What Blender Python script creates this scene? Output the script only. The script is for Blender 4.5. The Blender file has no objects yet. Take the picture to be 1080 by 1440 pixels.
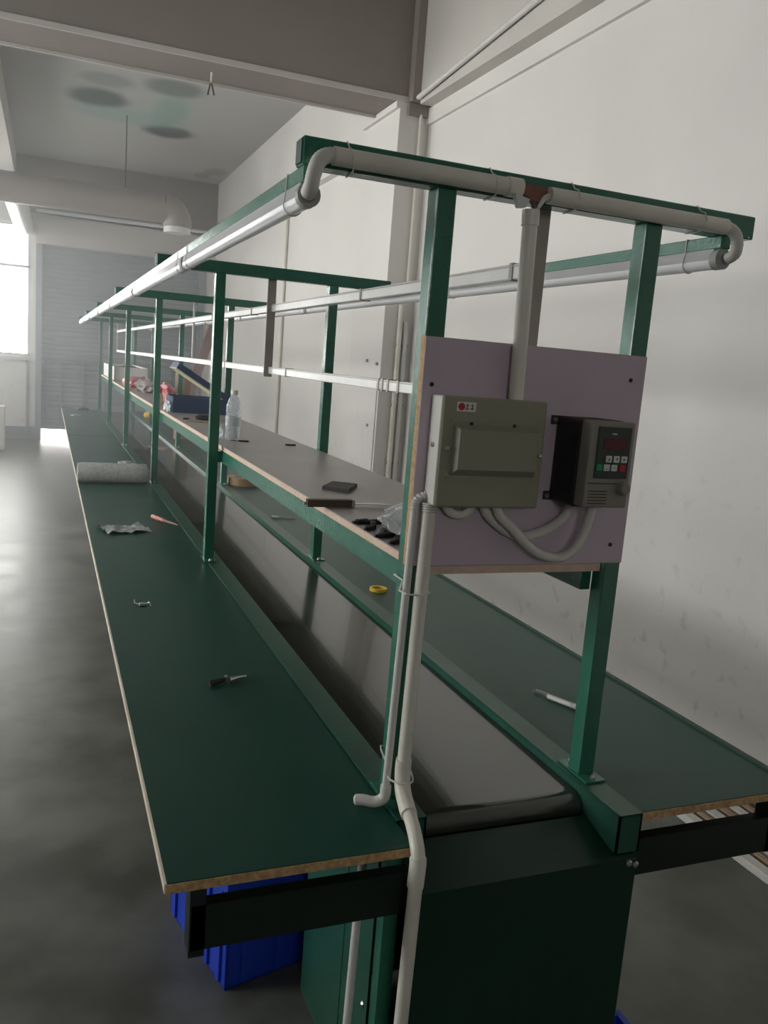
import bpy, bmesh, math, random
from mathutils import Vector, Matrix, noise as mnoise

S = bpy.context.scene
COL = S.collection
R = random.Random(7)

# ------------------------------------------------------------------ camera
CAM_POS = Vector((-0.6102, -1.3698, 1.5687))
YAW, PITCH, ROLL = 0.3878, -0.1681, 0.0787
F_PX = 1185.64                                     # for a 1080 x 1440 frame
fwd = Vector((math.sin(YAW) * math.cos(PITCH), math.cos(YAW) * math.cos(PITCH), math.sin(PITCH)))
right = Vector((math.cos(YAW), -math.sin(YAW), 0))
up = right.cross(fwd)
r2 = right * math.cos(ROLL) + up * math.sin(ROLL)
u2 = -right * math.sin(ROLL) + up * math.cos(ROLL)
cd = bpy.data.cameras.new('camera')
cam = bpy.data.objects.new('camera', cd)
COL.objects.link(cam)
m = Matrix.Identity(4)
for i in range(3):
    m[i][0], m[i][1], m[i][2], m[i][3] = r2[i], u2[i], -fwd[i], CAM_POS[i]
cam.matrix_world = m
cd.sensor_fit = 'VERTICAL'
cd.sensor_height = 36.0
cd.sensor_width = 27.0
cd.lens = F_PX * 36.0 / 1440.0
cd.clip_start = 0.02
S.camera = cam

# ------------------------------------------------------------------ world, daylight, exposure
W = bpy.data.worlds.new('overcast_sky')
S.world = W
W.use_nodes = True
bg = W.node_tree.nodes['Background']
bg.inputs[0].default_value = (1.0, 0.97, 0.95, 1)
bg.inputs[1].default_value = 13.2
S.view_settings.view_transform = 'Standard'
S.view_settings.look = 'None'
S.view_settings.gamma = 1.0
S.view_settings.use_curve_mapping = False
S.view_settings.exposure = 0.0

# the openings daylight comes in by (x0,x1 | y0,y1 | z0,z1)
XR_WALL, XL_WALL, Y_FAR, Y_BACK, Z_CEIL = 1.98, -4.6, 13.4, -7.5, 4.32
LEFT_WINS = [(1.0, 2.8), (3.4, 6.2), (6.8, 9.4), (10.0, 12.6)]
LW_Z = (1.0, 3.2)
FAR_WIN = (-3.4, -0.85, 1.31, 3.36)
GATE = (-0.76, 1.83, 0.17, 3.08)
BACK_FILL_WIN = (-2.2, -0.9, 2.5, 3.7)  # assumed unseen opening behind the camera, added to light front-facing surfaces


def portal(name, loc, rot, sx, sy):
    l = bpy.data.lights.new(name, 'AREA')
    l.shape = 'RECTANGLE'
    l.size, l.size_y = sx, sy
    l.cycles.is_portal = True
    o = bpy.data.objects.new(name, l)
    o.location = loc
    o.rotation_euler = rot
    COL.objects.link(o)


for a, b in LEFT_WINS:
    portal('window_daylight', (XL_WALL - 0.13, (a + b) / 2, sum(LW_Z) / 2), (0, -math.pi / 2, 0), LW_Z[1] - LW_Z[0], b - a)
portal('window_daylight', ((FAR_WIN[0] + FAR_WIN[1]) / 2, Y_FAR + 0.13, (FAR_WIN[2] + FAR_WIN[3]) / 2),
       (-math.pi / 2, 0, 0), FAR_WIN[1] - FAR_WIN[0], FAR_WIN[3] - FAR_WIN[2])

portal('window_daylight', ((BACK_FILL_WIN[0] + BACK_FILL_WIN[1]) / 2, Y_BACK - 0.13, (BACK_FILL_WIN[2] + BACK_FILL_WIN[3]) / 2),  # fill light through the added unseen back window
       (math.pi / 2, 0, 0), BACK_FILL_WIN[1] - BACK_FILL_WIN[0], BACK_FILL_WIN[3] - BACK_FILL_WIN[2])


# ------------------------------------------------------------------ materials
def mat(name, color, rough=0.5, metal=0.0, var=0.0, scale=6.0, bump=0.0, bscale=60.0, spec=0.5,
        color2=None, detail=4.0, rvar=0.0, stretch=(1, 1, 1), coat=0.0, trans=0.0, lo=0.35, hi=0.65):
    M = bpy.data.materials.new(name)
    M.use_nodes = True
    nt = M.node_tree
    p = nt.nodes['Principled BSDF']
    p.inputs['Base Color'].default_value = (*color, 1)
    p.inputs['Roughness'].default_value = rough
    p.inputs['Metallic'].default_value = metal
    p.inputs['Specular IOR Level'].default_value = spec
    p.inputs['Coat Weight'].default_value = coat
    p.inputs['Transmission Weight'].default_value = trans
    tc = nt.nodes.new('ShaderNodeTexCoord')
    mp = nt.nodes.new('ShaderNodeMapping')
    mp.inputs['Scale'].default_value = stretch
    nt.links.new(tc.outputs['Object'], mp.inputs[0])
    if var > 0 or color2 or rvar > 0:
        n = nt.nodes.new('ShaderNodeTexNoise')
        n.inputs['Scale'].default_value = scale
        n.inputs['Detail'].default_value = detail
        nt.links.new(mp.outputs[0], n.inputs['Vector'])
        r = nt.nodes.new('ShaderNodeValToRGB')
        c2 = color2 or tuple(max(0, c * (1 - var)) for c in color)
        r.color_ramp.elements[0].position = lo
        r.color_ramp.elements[1].position = hi
        r.color_ramp.elements[0].color = (*c2, 1)
        r.color_ramp.elements[1].color = (*color, 1)
        nt.links.new(n.outputs[0], r.inputs[0])
        nt.links.new(r.outputs[0], p.inputs['Base Color'])
        if rvar > 0:
            mr = nt.nodes.new('ShaderNodeMapRange')
            mr.inputs['To Min'].default_value = max(0, rough - rvar)
            mr.inputs['To Max'].default_value = min(1, rough + rvar)
            nt.links.new(n.outputs[0], mr.inputs[0])
            nt.links.new(mr.outputs[0], p.inputs['Roughness'])
    if bump > 0:
        n2 = nt.nodes.new('ShaderNodeTexNoise')
        n2.inputs['Scale'].default_value = bscale
        n2.inputs['Detail'].default_value = 3
        nt.links.new(mp.outputs[0], n2.inputs['Vector'])
        b = nt.nodes.new('ShaderNodeBump')
        b.inputs['Strength'].default_value = bump
        b.inputs['Distance'].default_value = 0.01
        nt.links.new(n2.outputs[0], b.inputs['Height'])
        nt.links.new(b.outputs[0], p.inputs['Normal'])
    return M


def see_through(name, tint, amount, rough=0.1, bump=0.0, bscale=40):
    """thin clear sheet: transparent mixed with a glossy / milky skin"""
    M = bpy.data.materials.new(name)
    M.use_nodes = True
    nt = M.node_tree
    nt.nodes.remove(nt.nodes['Principled BSDF'])
    out = nt.nodes['Material Output']
    t = nt.nodes.new('ShaderNodeBsdfTransparent')
    t.inputs[0].default_value = (*tint, 1)
    p = nt.nodes.new('ShaderNodeBsdfPrincipled')
    p.inputs['Base Color'].default_value = (0.8, 0.82, 0.83, 1)
    p.inputs['Roughness'].default_value = rough
    mx = nt.nodes.new('ShaderNodeMixShader')
    fr = nt.nodes.new('ShaderNodeFresnel')
    fr.inputs[0].default_value = 1.45
    ad = nt.nodes.new('ShaderNodeMath')
    ad.operation = 'ADD'
    ad.use_clamp = True
    ad.inputs[1].default_value = amount
    nt.links.new(fr.outputs[0], ad.inputs[0])
    nt.links.new(ad.outputs[0], mx.inputs[0])
    nt.links.new(t.outputs[0], mx.inputs[1])
    nt.links.new(p.outputs[0], mx.inputs[2])
    nt.links.new(mx.outputs[0], out.inputs[0])
    if bump:
        tc = nt.nodes.new('ShaderNodeTexCoord')
        n2 = nt.nodes.new('ShaderNodeTexNoise')
        n2.inputs['Scale'].default_value = bscale
        nt.links.new(tc.outputs['Object'], n2.inputs['Vector'])
        b = nt.nodes.new('ShaderNodeBump')
        b.inputs['Strength'].default_value = bump
        b.inputs['Distance'].default_value = 0.02
        nt.links.new(n2.outputs[0], b.inputs['Height'])
        nt.links.new(b.outputs[0], p.inputs['Normal'])
        nt.links.new(b.outputs[0], fr.inputs['Normal'])
    return M


def wall_mat():
    """white emulsion: faint yellowing, scuffs thickening towards the floor, little chips"""
    M = mat('white_wall_paint', (0.74, 0.715, 0.68), 0.75, var=0.07, scale=0.9, bump=0.12, bscale=9, detail=5)
    nt = M.node_tree
    p = nt.nodes['Principled BSDF']
    src = p.inputs['Base Color'].links[0].from_socket
    geo = nt.nodes.new('ShaderNodeNewGeometry')
    sp = nt.nodes.new('ShaderNodeSeparateXYZ')
    nt.links.new(geo.outputs['Position'], sp.inputs[0])
    low = nt.nodes.new('ShaderNodeMapRange')
    low.inputs['From Min'].default_value = 1.6
    low.inputs['From Max'].default_value = 0.2
    nt.links.new(sp.outputs[2], low.inputs[0])
    n = nt.nodes.new('ShaderNodeTexNoise')
    n.inputs['Scale'].default_value = 13
    n.inputs['Detail'].default_value = 8
    nt.links.new(geo.outputs['Position'], n.inputs['Vector'])
    rp = nt.nodes.new('ShaderNodeValToRGB')
    rp.color_ramp.elements[0].position = 0.6
    rp.color_ramp.elements[1].position = 0.72
    nt.links.new(n.outputs[0], rp.inputs[0])
    mu = nt.nodes.new('ShaderNodeMath')
    mu.operation = 'MULTIPLY'
    nt.links.new(low.outputs[0], mu.inputs[0])
    nt.links.new(rp.outputs[0], mu.inputs[1])
    m2 = nt.nodes.new('ShaderNodeMath')
    m2.operation = 'MULTIPLY'
    m2.inputs[1].default_value = 0.45
    nt.links.new(mu.outputs[0], m2.inputs[0])
    mix = nt.nodes.new('ShaderNodeMixRGB')
    mix.inputs[2].default_value = (0.36, 0.34, 0.31, 1)
    nt.links.new(m2.outputs[0], mix.inputs[0])
    nt.links.new(src, mix.inputs[1])
    nt.links.new(mix.outputs[0], p.inputs['Base Color'])
    return M


def ceiling_mat():
    """off-white slab with dark mould blotches around one leak"""
    M = mat('stained_ceiling_paint', (0.44, 0.43, 0.405), 0.85, var=0.06, scale=0.6, detail=3)
    nt = M.node_tree
    p = nt.nodes['Principled BSDF']
    src = p.inputs['Base Color'].links[0].from_socket
    geo = nt.nodes.new('ShaderNodeNewGeometry')

    def blob(cx, cy, rx, ry):
        mp = nt.nodes.new('ShaderNodeMapping')
        mp.vector_type = 'TEXTURE'
        mp.inputs['Location'].default_value = (cx, cy, Z_CEIL)
        mp.inputs['Scale'].default_value = (rx, ry, 1)
        nt.links.new(geo.outputs['Position'], mp.inputs[0])
        ln = nt.nodes.new('ShaderNodeVectorMath')
        ln.operation = 'LENGTH'
        nt.links.new(mp.outputs[0], ln.inputs[0])
        mr = nt.nodes.new('ShaderNodeMapRange')
        mr.interpolation_type = 'SMOOTHSTEP'
        mr.inputs['From Min'].default_value = 1.0
        mr.inputs['From Max'].default_value = 0.5
        nt.links.new(ln.outputs['Value'], mr.inputs[0])
        return mr.outputs[0]

    cur = src
    blobs = [(-0.10, 9.35, .42, .50, .97, (0.03, .05, .045)), (0.62, 8.45, .40, .40, .75, (0.06, .08, .07)),
             (0.80, 10.35, .40, .40, .97, (0.04, .05, .045)), (0.70, 9.4, .28, .80, .60, (0.16, .34, .29)),
             (0.25, 9.95, .85, .45, .60, (0.20, .34, .30)), (0.20, 9.2, 1.2, 1.7, .16, (0.30, .40, .37)),
             (-0.05, 8.6, .35, .30, .45, (0.08, .10, .09)),
             (1.75, 12.3, .22, .35, .6, (0.16, .14, .09)), (1.62, 12.7, .16, .30, .6, (0.16, .14, .09))]
    for cx, cy, rx, ry, a, c in blobs:
        b = blob(cx, cy, rx, ry)
        k = nt.nodes.new('ShaderNodeMath')
        k.operation = 'MULTIPLY'
        k.inputs[1].default_value = a
        nt.links.new(b, k.inputs[0])
        mx = nt.nodes.new('ShaderNodeMixRGB')
        mx.inputs[2].default_value = (*c, 1)
        nt.links.new(k.outputs[0], mx.inputs[0])
        nt.links.new(cur, mx.inputs[1])
        cur = mx.outputs[0]
    nt.links.new(cur, p.inputs['Base Color'])
    return M


M = {}
M['wall'] = wall_mat()
M['ceiling'] = ceiling_mat()
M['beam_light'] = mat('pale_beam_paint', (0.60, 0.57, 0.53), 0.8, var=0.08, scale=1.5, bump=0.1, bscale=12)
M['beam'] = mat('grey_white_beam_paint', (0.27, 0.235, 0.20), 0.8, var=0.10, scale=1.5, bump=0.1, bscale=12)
M['floor'] = mat('worn_green_grey_floor_paint', (0.165, 0.172, 0.148), 0.34, color2=(0.088, 0.091, 0.075), scale=4.0,
                 detail=9, bump=0.05, bscale=25, rvar=0.10)
M['yard'] = mat('pale_concrete', (0.7, 0.7, 0.68), 0.9, var=0.1, scale=3)
M['green'] = mat('green_hammered_enamel', (0.030, 0.165, 0.108), 0.23, var=0.12, scale=14, bump=0.10, bscale=95, spec=0.7)
M['darkgreen'] = mat('dark_green_sheet_enamel', (0.004, 0.034, 0.020), 0.42, var=0.2, scale=5, bump=0.04, bscale=40)
M['top'] = mat('green_laminate', (0.007, 0.062, 0.043), 0.36, spec=0.25, var=0.12, scale=2.5, bump=0.03, bscale=160, rvar=0.06)
M['belt'] = mat('dark_green_belt', (0.045, 0.050, 0.042), 0.16, var=0.2, scale=3, spec=1.0, rvar=0.04, coat=0.35)
M['railtop'] = mat('green_rail_enamel', (0.020, 0.092, 0.062), 0.34, var=0.2, scale=9, bump=0.05, bscale=60)
M['rim'] = mat('dark_green_edging', (0.010, 0.048, 0.030), 0.5)
M['chip'] = mat('raw_chipboard_edge', (0.60, 0.40, 0.21), 0.85, color2=(0.40, 0.24, 0.11), scale=110, detail=3, bump=0.2, bscale=180)
M['armgreen'] = mat('black_green_enamel', (0.003, 0.013, 0.008), 0.5, var=0.2, scale=6)
M['shelfedge'] = mat('pale_pinkish_board_edge', (0.70, 0.52, 0.40), 0.7, var=0.12, scale=60)
M['band'] = mat('pale_edge_band', (0.84, 0.74, 0.61), 0.6, var=0.15, scale=25)
M['shelf'] = mat('grey_lilac_melamine', (0.36, 0.325, 0.31), 0.38, var=0.10, scale=4, bump=0.02, bscale=90)
M['lilac'] = mat('lilac_melamine', (0.58, 0.48, 0.55), 0.45, var=0.05, scale=5)
M['alu'] = mat('white_aluminium', (0.80, 0.79, 0.77), 0.32, metal=0.15, var=0.06, scale=20)
M['alu_grey'] = mat('dull_aluminium', (0.42, 0.38, 0.34), 0.45, metal=0.3, var=0.12, scale=12)
M['steel'] = mat('bright_steel', (0.62, 0.62, 0.60), 0.28, metal=0.95)
M['pvc'] = mat('cream_pvc', (0.78, 0.75, 0.66), 0.36, var=0.12, scale=9)
M['pvc_white'] = mat('greyish_white_pvc', (0.68, 0.66, 0.64), 0.4, var=0.08, scale=9)
M['hose'] = mat('corrugated_grey_hose', (0.72, 0.69, 0.64), 0.5, var=0.08, scale=20)
M['tie'] = mat('clear_nylon', (0.72, 0.72, 0.66), 0.4)
M['led_cover'] = mat('frosted_lamp_cover', (0.82, 0.82, 0.83), 0.22, spec=0.7, coat=0.3)
M['led_body'] = mat('lamp_aluminium', (0.62, 0.62, 0.64), 0.3, metal=0.6)
M['cap'] = mat('grey_end_cap', (0.36, 0.36, 0.34), 0.5)
M['khaki'] = mat('khaki_grey_enamel', (0.30, 0.29, 0.215), 0.42, var=0.05, scale=8, bump=0.03, bscale=120)
M['boxside'] = mat('light_grey_steel_box', (0.62, 0.61, 0.57), 0.4, var=0.04, scale=8)
M['black'] = mat('black_plastic', (0.018, 0.017, 0.017), 0.65, var=0.2, scale=20)
M['brownblack'] = mat('dark_brown_plastic', (0.045, 0.034, 0.028), 0.6, var=0.15, scale=8)
M['greyplastic'] = mat('warm_grey_plastic', (0.26, 0.24, 0.21), 0.5, var=0.05, scale=14)
M['keypad'] = mat('dark_keypad', (0.035, 0.045, 0.043), 0.35)
M['display'] = mat('dark_red_display', (0.10, 0.006, 0.012), 0.2)
M['btn'] = mat('pale_button', (0.62, 0.66, 0.62), 0.5)
M['btn_green'] = mat('green_button', (0.01, 0.30, 0.12), 0.5)
M['btn_red'] = mat('red_button', (0.50, 0.02, 0.03), 0.5)
M['white_label'] = mat('white_label', (0.75, 0.74, 0.70), 0.6)
M['red_ink'] = mat('red_ink', (0.55, 0.03, 0.03), 0.6)
M['blue'] = mat('blue_crate_plastic', (0.015, 0.055, 0.52), 0.4, var=0.15, scale=6)
M['caseblue'] = mat('navy_case_plastic', (0.025, 0.055, 0.13), 0.5, var=0.1, scale=9)
M['cream'] = mat('cream_foam', (0.66, 0.62, 0.46), 0.8)
M['shutter'] = mat('grey_shutter_enamel', (0.31, 0.335, 0.36), 0.45, var=0.08, scale=2)
M['railing'] = mat('grey_rail_paint', (0.21, 0.225, 0.24), 0.5)
M['skirt'] = mat('grey_skirting_paint', (0.20, 0.22, 0.22), 0.6, var=0.1, scale=4)
M['frame'] = mat('white_window_frame', (0.62, 0.63, 0.63), 0.4)
M['glass'] = see_through('window_glass', (0.96, 0.98, 0.98), 0.0, 0.03)
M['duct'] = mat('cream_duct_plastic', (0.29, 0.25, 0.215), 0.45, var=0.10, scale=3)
M['wire'] = mat('dark_wire', (0.06, 0.055, 0.05), 0.6)
M['cotton'] = mat('white_cord', (0.7, 0.69, 0.64), 0.8)
M['bottle'] = see_through('bottle_plastic', (0.90, 0.93, 0.97), 0.22, 0.08, 0.5, 55)
M['film'] = see_through('crinkled_film', (0.93, 0.95, 0.95), 0.30, 0.2, 0.4, 45)
M['bubble'] = mat('bubble_wrap', (0.52, 0.53, 0.51), 0.3, var=0.25, scale=60, bump=0.6, bscale=120, spec=0.7)
M['brown'] = mat('brown_tape', (0.38, 0.24, 0.12), 0.45, var=0.15, scale=20)
M['kraft'] = mat('brown_cardboard', (0.30, 0.19, 0.13), 0.8, var=0.2, scale=6)
M['pinkwood'] = mat('faded_pink_brown_board', (0.30, 0.20, 0.175), 0.7, var=0.15, scale=5)
M['wood'] = mat('dark_wood_handle', (0.085, 0.055, 0.035), 0.55, var=0.3, scale=8, stretch=(1, 8, 8))
M['pink'] = mat('salmon_plastic', (0.62, 0.25, 0.18), 0.5, var=0.2, scale=30)
M['redfilm'] = mat('red_pink_film', (0.62, 0.18, 0.19), 0.35, var=0.3, scale=20, bump=0.5, bscale=50)
M['greybag'] = mat('grey_brown_bag', (0.34, 0.29, 0.28), 0.5, var=0.3, scale=14, bump=0.5, bscale=40)
M['yellow'] = mat('yellow_plastic', (0.72, 0.46, 0.03), 0.45, var=0.1, scale=20)
M['carton'] = mat('white_carton', (0.72, 0.70, 0.66), 0.7, var=0.05, scale=5)
M['panelwhite'] = mat('white_strip', (0.74, 0.72, 0.68), 0.4, var=0.06, scale=5)
M['stripwood'] = mat('pale_wood_strip', (0.50, 0.36, 0.24), 0.6, var=0.2, scale=5, stretch=(8, 1, 8))
M['rust'] = mat('torn_brown_tape', (0.30, 0.13, 0.09), 0.6, var=0.3, scale=40)


# ------------------------------------------------------------------ geometry helpers
def box(bm, x0, x1, y0, y1, z0, z1, bev=0.0, seg=1):
    vs = [bm.verts.new((x, y, z)) for x in (x0, x1) for y in (y0, y1) for z in (z0, z1)]
    idx = [(0, 1, 3, 2), (4, 6, 7, 5), (0, 4, 5, 1), (2, 3, 7, 6), (0, 2, 6, 4), (1, 5, 7, 3)]
    fs = [bm.faces.new([vs[i] for i in q]) for q in idx]
    if bev > 0:
        es = list({e for f in fs for e in f.edges})
        bmesh.ops.bevel(bm, geom=es, offset=bev, segments=seg, profile=0.6, affect='EDGES')


def loft(bm, rings, cap=True, closed=True):
    prev = None
    for ring in rings:
        vs = [bm.verts.new(p) for p in ring]
        if prev:
            n = len(vs)
            for i in range(n if closed else n - 1):
                j = (i + 1) % n
                bm.faces.new((prev[i], prev[j], vs[j], vs[i]))
        elif cap:
            bm.faces.new(list(reversed(vs)))
        prev = vs
    if cap:
        bm.faces.new(prev)


def smooth_path(pts, k=6):
    P = [Vector(p) for p in pts]
    out = []
    for i in range(len(P) - 1):
        a, b, c, d = P[max(0, i - 1)], P[i], P[i + 1], P[min(len(P) - 1, i + 2)]
        for s in range(k):
            t = s / k
            out.append(0.5 * ((2 * b) + (c - a) * t + (2 * a - 5 * b + 4 * c - d) * t * t + (3 * b - a - 3 * c + d) * t ** 3))
    out.append(P[-1])
    return out


def tube(bm, pts, r, n=12, cap=True, rib=0.0):
    P = [Vector(p) for p in pts]
    rings = []
    t0 = (P[1] - P[0]).normalized()
    a = t0.orthogonal().normalized()
    for i, p in enumerate(P):
        if i == 0:
            t = t0
        elif i == len(P) - 1:
            t = (P[i] - P[i - 1]).normalized()
        else:
            t = ((P[i + 1] - P[i]).normalized() + (P[i] - P[i - 1]).normalized())
            t = t.normalized() if t.length > 1e-6 else t0
        a = (a - t * a.dot(t)).normalized()
        b = t.cross(a)
        rr = r(i / (len(P) - 1)) if callable(r) else r
        if rib:
            rr = rr + (rib if i % 2 else -rib)
        rings.append([p + (a * math.cos(2 * math.pi * k / n) + b * math.sin(2 * math.pi * k / n)) * rr for k in range(n)])
    loft(bm, rings, cap)


def lathe(bm, prof, n=20, c=(0, 0, 0), axis='z', cap=True):
    rings = []
    for r, h in prof:
        ring = []
        for k in range(n):
            u, v = r * math.cos(2 * math.pi * k / n), r * math.sin(2 * math.pi * k / n)
            q = {'z': (u, v, h), 'y': (v, h, u), 'x': (h, u, v)}[axis]
            ring.append(Vector(c) + Vector(q))
        rings.append(ring)
    loft(bm, rings, cap)


def prism(bm, poly, a0, a1, plane='xz'):
    """extrude a polygon; plane xz -> along y, yz -> along x, xy -> along z"""
    def P(p, a):
        return {'xz': (p[0], a, p[1]), 'yz': (a, p[0], p[1]), 'xy': (p[0], p[1], a)}[plane]
    loft(bm, [[P(p, a0) for p in poly], [P(p, a1) for p in poly]])


def dense(p0, p1, step):
    p0, p1 = Vector(p0), Vector(p1)
    n = max(1, int((p1 - p0).length / step))
    return [p0.lerp(p1, i / n) for i in range(n + 1)]


def new(name, fn, material, parent=None, smooth=False, label=None, cat=None, group=None, kind=None, origin=None):
    bm = bmesh.new()
    fn(bm)
    bmesh.ops.recalc_face_normals(bm, faces=bm.faces[:])
    off = None
    if parent is not None:
        off = parent['_o'] if '_o' in parent.keys() else None
        off = Vector(ORG[parent.name])
    elif origin is not None:
        off = Vector(origin)
    else:
        xs = [v.co for v in bm.verts]
        lo = Vector((min(v.x for v in xs), min(v.y for v in xs), min(v.z for v in xs)))
        hi = Vector((max(v.x for v in xs), max(v.y for v in xs), max(v.z for v in xs)))
        off = Vector(((lo.x + hi.x) / 2, (lo.y + hi.y) / 2, lo.z))
    bmesh.ops.translate(bm, verts=bm.verts[:], vec=-off)
    me = bpy.data.meshes.new(name)
    bm.to_mesh(me)
    bm.free()
    me.materials.append(M[material])
    if smooth:
        me.shade_smooth()
        try:
            me.set_sharp_from_angle(angle=math.radians(40))
        except Exception:
            pass
    o = bpy.data.objects.new(name, me)
    COL.objects.link(o)
    if parent is not None:
        o.parent = parent
    else:
        o.location = off
    ORG[o.name] = off
    if label: o['label'] = label
    if cat: o['category'] = cat
    if group: o['group'] = group
    if kind: o['kind'] = kind
    return o


ORG = {}


def thing(name, loc, label, cat, group=None, kind=None):
    o = bpy.data.objects.new(name, None)
    o.empty_display_size = 0.1
    o.location = loc
    COL.objects.link(o)
    ORG[o.name] = Vector(loc)
    if label: o['label'] = label
    if cat: o['category'] = cat
    if group: o['group'] = group
    if kind: o['kind'] = kind
    return o


def bx(*a, **k):
    return lambda bm: box(bm, *a, **k)


def tb(*a, **k):
    return lambda bm: tube(bm, *a, **k)


def boxes(lst, bev=0.0):
    def f(bm):
        for b in lst:
            box(bm, *b, bev=bev)
    return f


def crumple(cx, cy, cz, rx, ry, rz, amp=0.25, seed=0, f=2.2, sub=3, flat=True):
    """irregular bag / cloth lump resting on cz"""
    def fn(bm):
        bmesh.ops.create_icosphere(bm, subdivisions=sub, radius=1.0)
        for v in bm.verts:
            d = v.co.normalized()
            k = 1 + amp * mnoise.noise(d * f + Vector((seed * 3.1, seed, 0))) + amp * .5 * mnoise.noise(d * f * 3 + Vector((seed, 0, 5)))
            z = d.z * k
            if flat:
                z = max(z, -0.55)
            v.co = Vector((cx + d.x * k * rx, cy + d.y * k * ry, cz + (z + (0.55 if flat else 1)) * rz))
    return fn


# ================================================================== the room
STR = 'structure'
new('floor', bx(XL_WALL, XR_WALL, Y_BACK, Y_FAR, -0.1, 0), 'floor', kind=STR, label='worn grey green painted concrete workshop floor', cat='floor')
new('ground', bx(-8, 6, Y_FAR + .26, Y_FAR + 9, -0.14, -0.02), 'yard', kind=STR, label='pale concrete yard outside the shutter', cat='ground')
new('ceiling', bx(XL_WALL, XR_WALL, Y_BACK, Y_FAR, Z_CEIL, Z_CEIL + .12), 'ceiling', kind=STR, label='off white ceiling slab with dark mould stains', cat='ceiling')
new('wall_right', bx(XR_WALL, XR_WALL + .2, Y_BACK - .2, Y_FAR + .25, -0.1, Z_CEIL + .12), 'wall', kind=STR, label='long white plastered wall beside the line', cat='wall')


def wall_back(bm):
    x0, x1, z0, z1 = BACK_FILL_WIN
    y0, y1, T = Y_BACK - .2, Y_BACK, Z_CEIL + .12
    box(bm, XL_WALL - .2, x0, y0, y1, -0.1, T)
    box(bm, x1, XR_WALL, y0, y1, -0.1, T)
    box(bm, x0, x1, y0, y1, -0.1, z0)
    box(bm, x0, x1, y0, y1, z1, T)


new('wall_back', wall_back, 'wall', kind=STR, label='plain white wall closing the workshop', cat='wall')


def wall_left(bm):
    y = Y_BACK
    x0, x1 = XL_WALL - .25, XL_WALL
    for a, b in LEFT_WINS:
        box(bm, x0, x1, y, a, -0.1, Z_CEIL + .12)
        box(bm, x0, x1, a, b, -0.1, LW_Z[0])
        box(bm, x0, x1, a, b, LW_Z[1], Z_CEIL + .12)
        y = b
    box(bm, x0, x1, y, Y_FAR + .25, -0.1, Z_CEIL + .12)


new('wall_left', wall_left, 'wall', kind=STR, label='white wall with a row of windows', cat='wall')


def wall_far(bm):
    y0, y1 = Y_FAR, Y_FAR + .25
    x0, x1, z0, z1 = FAR_WIN
    g0, g1, gz0, gz1 = GATE
    T = Z_CEIL + .12
    box(bm, XL_WALL, x0, y0, y1, -0.1, T)
    box(bm, x0, x1, y0, y1, -0.1, z0)
    box(bm, x0, x1, y0, y1, z1, T)
    box(bm, x1, g0, y0, y1, -0.1, T)
    box(bm, g0, g1, y0, y1, gz1, T)
    box(bm, g1, XR_WALL, y0, y1, -0.1, T)


new('wall_far', wall_far, 'wall', kind=STR, label='end wall with window and roller shutter', cat='wall')

# structural column, beams, trims
col = thing('column', (1.86, 5.05, 0), 'white painted structural column standing against the right wall', 'column', kind=STR)
new('shaft', bx(1.744, XR_WALL, 4.69, 5.41, 0, 3.475), 'wall', col)
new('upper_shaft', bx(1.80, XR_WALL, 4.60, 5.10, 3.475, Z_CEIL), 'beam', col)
new('access_panel', bx(1.736, 1.744, 4.72, 5.02, 0.55, 1.40), 'wall', col)
for i, (yy, zz) in enumerate([(4.98, 1.62), (4.76, 1.60), (4.86, 1.12)]):
    new('wall_anchor', bx(1.726, 1.744, yy - .012, yy + .012, zz - .012, zz + .012), 'cap', col)
cb = thing('ceiling_beam', (0, 4.9, 3.475), 'deep grey white beam crossing the ceiling to the column', 'beam', kind=STR)
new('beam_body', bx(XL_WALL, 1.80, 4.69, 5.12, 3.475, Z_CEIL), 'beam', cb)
new('beam_lip', bx(XL_WALL, 1.80, 4.675, 4.69, 3.475, 3.51), 'beam_light', cb)
new('beam_lip', bx(XL_WALL, 1.744, 5.12, 5.14, 3.455, 3.50), 'beam_light', cb)
new('ceiling_beam', bx(1.86, XR_WALL, Y_BACK, 4.60, 3.455, Z_CEIL), 'beam_light', kind=STR, label='grey white beam running along the top of the right wall', cat='beam')
new('ceiling_beam', bx(-1.42, -1.07, 5.12, Y_FAR, 3.95, Z_CEIL), 'beam_light', kind=STR, label='ceiling beam running lengthwise above the ducts towards the window', cat='beam')
new('ceiling_beam', bx(-1.07, XR_WALL, Y_FAR - .18, Y_FAR, 3.52, Z_CEIL), 'beam', kind=STR, label='dull band added to darken the top of the end wall above shutter', cat='beam')  # extra beam in a darker colour, standing in for shade on the upper wall
new('trim_1', bx(1.955, XR_WALL, Y_BACK, 4.69, 3.345, 3.455), 'wall', kind=STR, label='pale moulding strip under the wall beam', cat='trim')
new('trim_2', bx(1.90, XR_WALL, 5.41, Y_FAR, 3.36, 3.40), 'wall', kind=STR, label='thin ledge along the wall past the column', cat='trim')
new('trim_3', bx(1.80, 1.95, 4.655, 4.69, 3.39, 3.47), 'beam', kind=STR, label='short cap moulding at the column head', cat='trim')
new('trim_4', bx(1.715, 1.744, 4.69, 5.41, 3.43, 3.475), 'wall', kind=STR, label='small ledge along the side of the column head', cat='trim')
new('baseboard_far', bx(-1.30, -0.80, Y_FAR - .04, Y_FAR, 0, 0.20), 'skirt', kind=STR, label='grey skirting under the end window', cat='baseboard')


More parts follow.
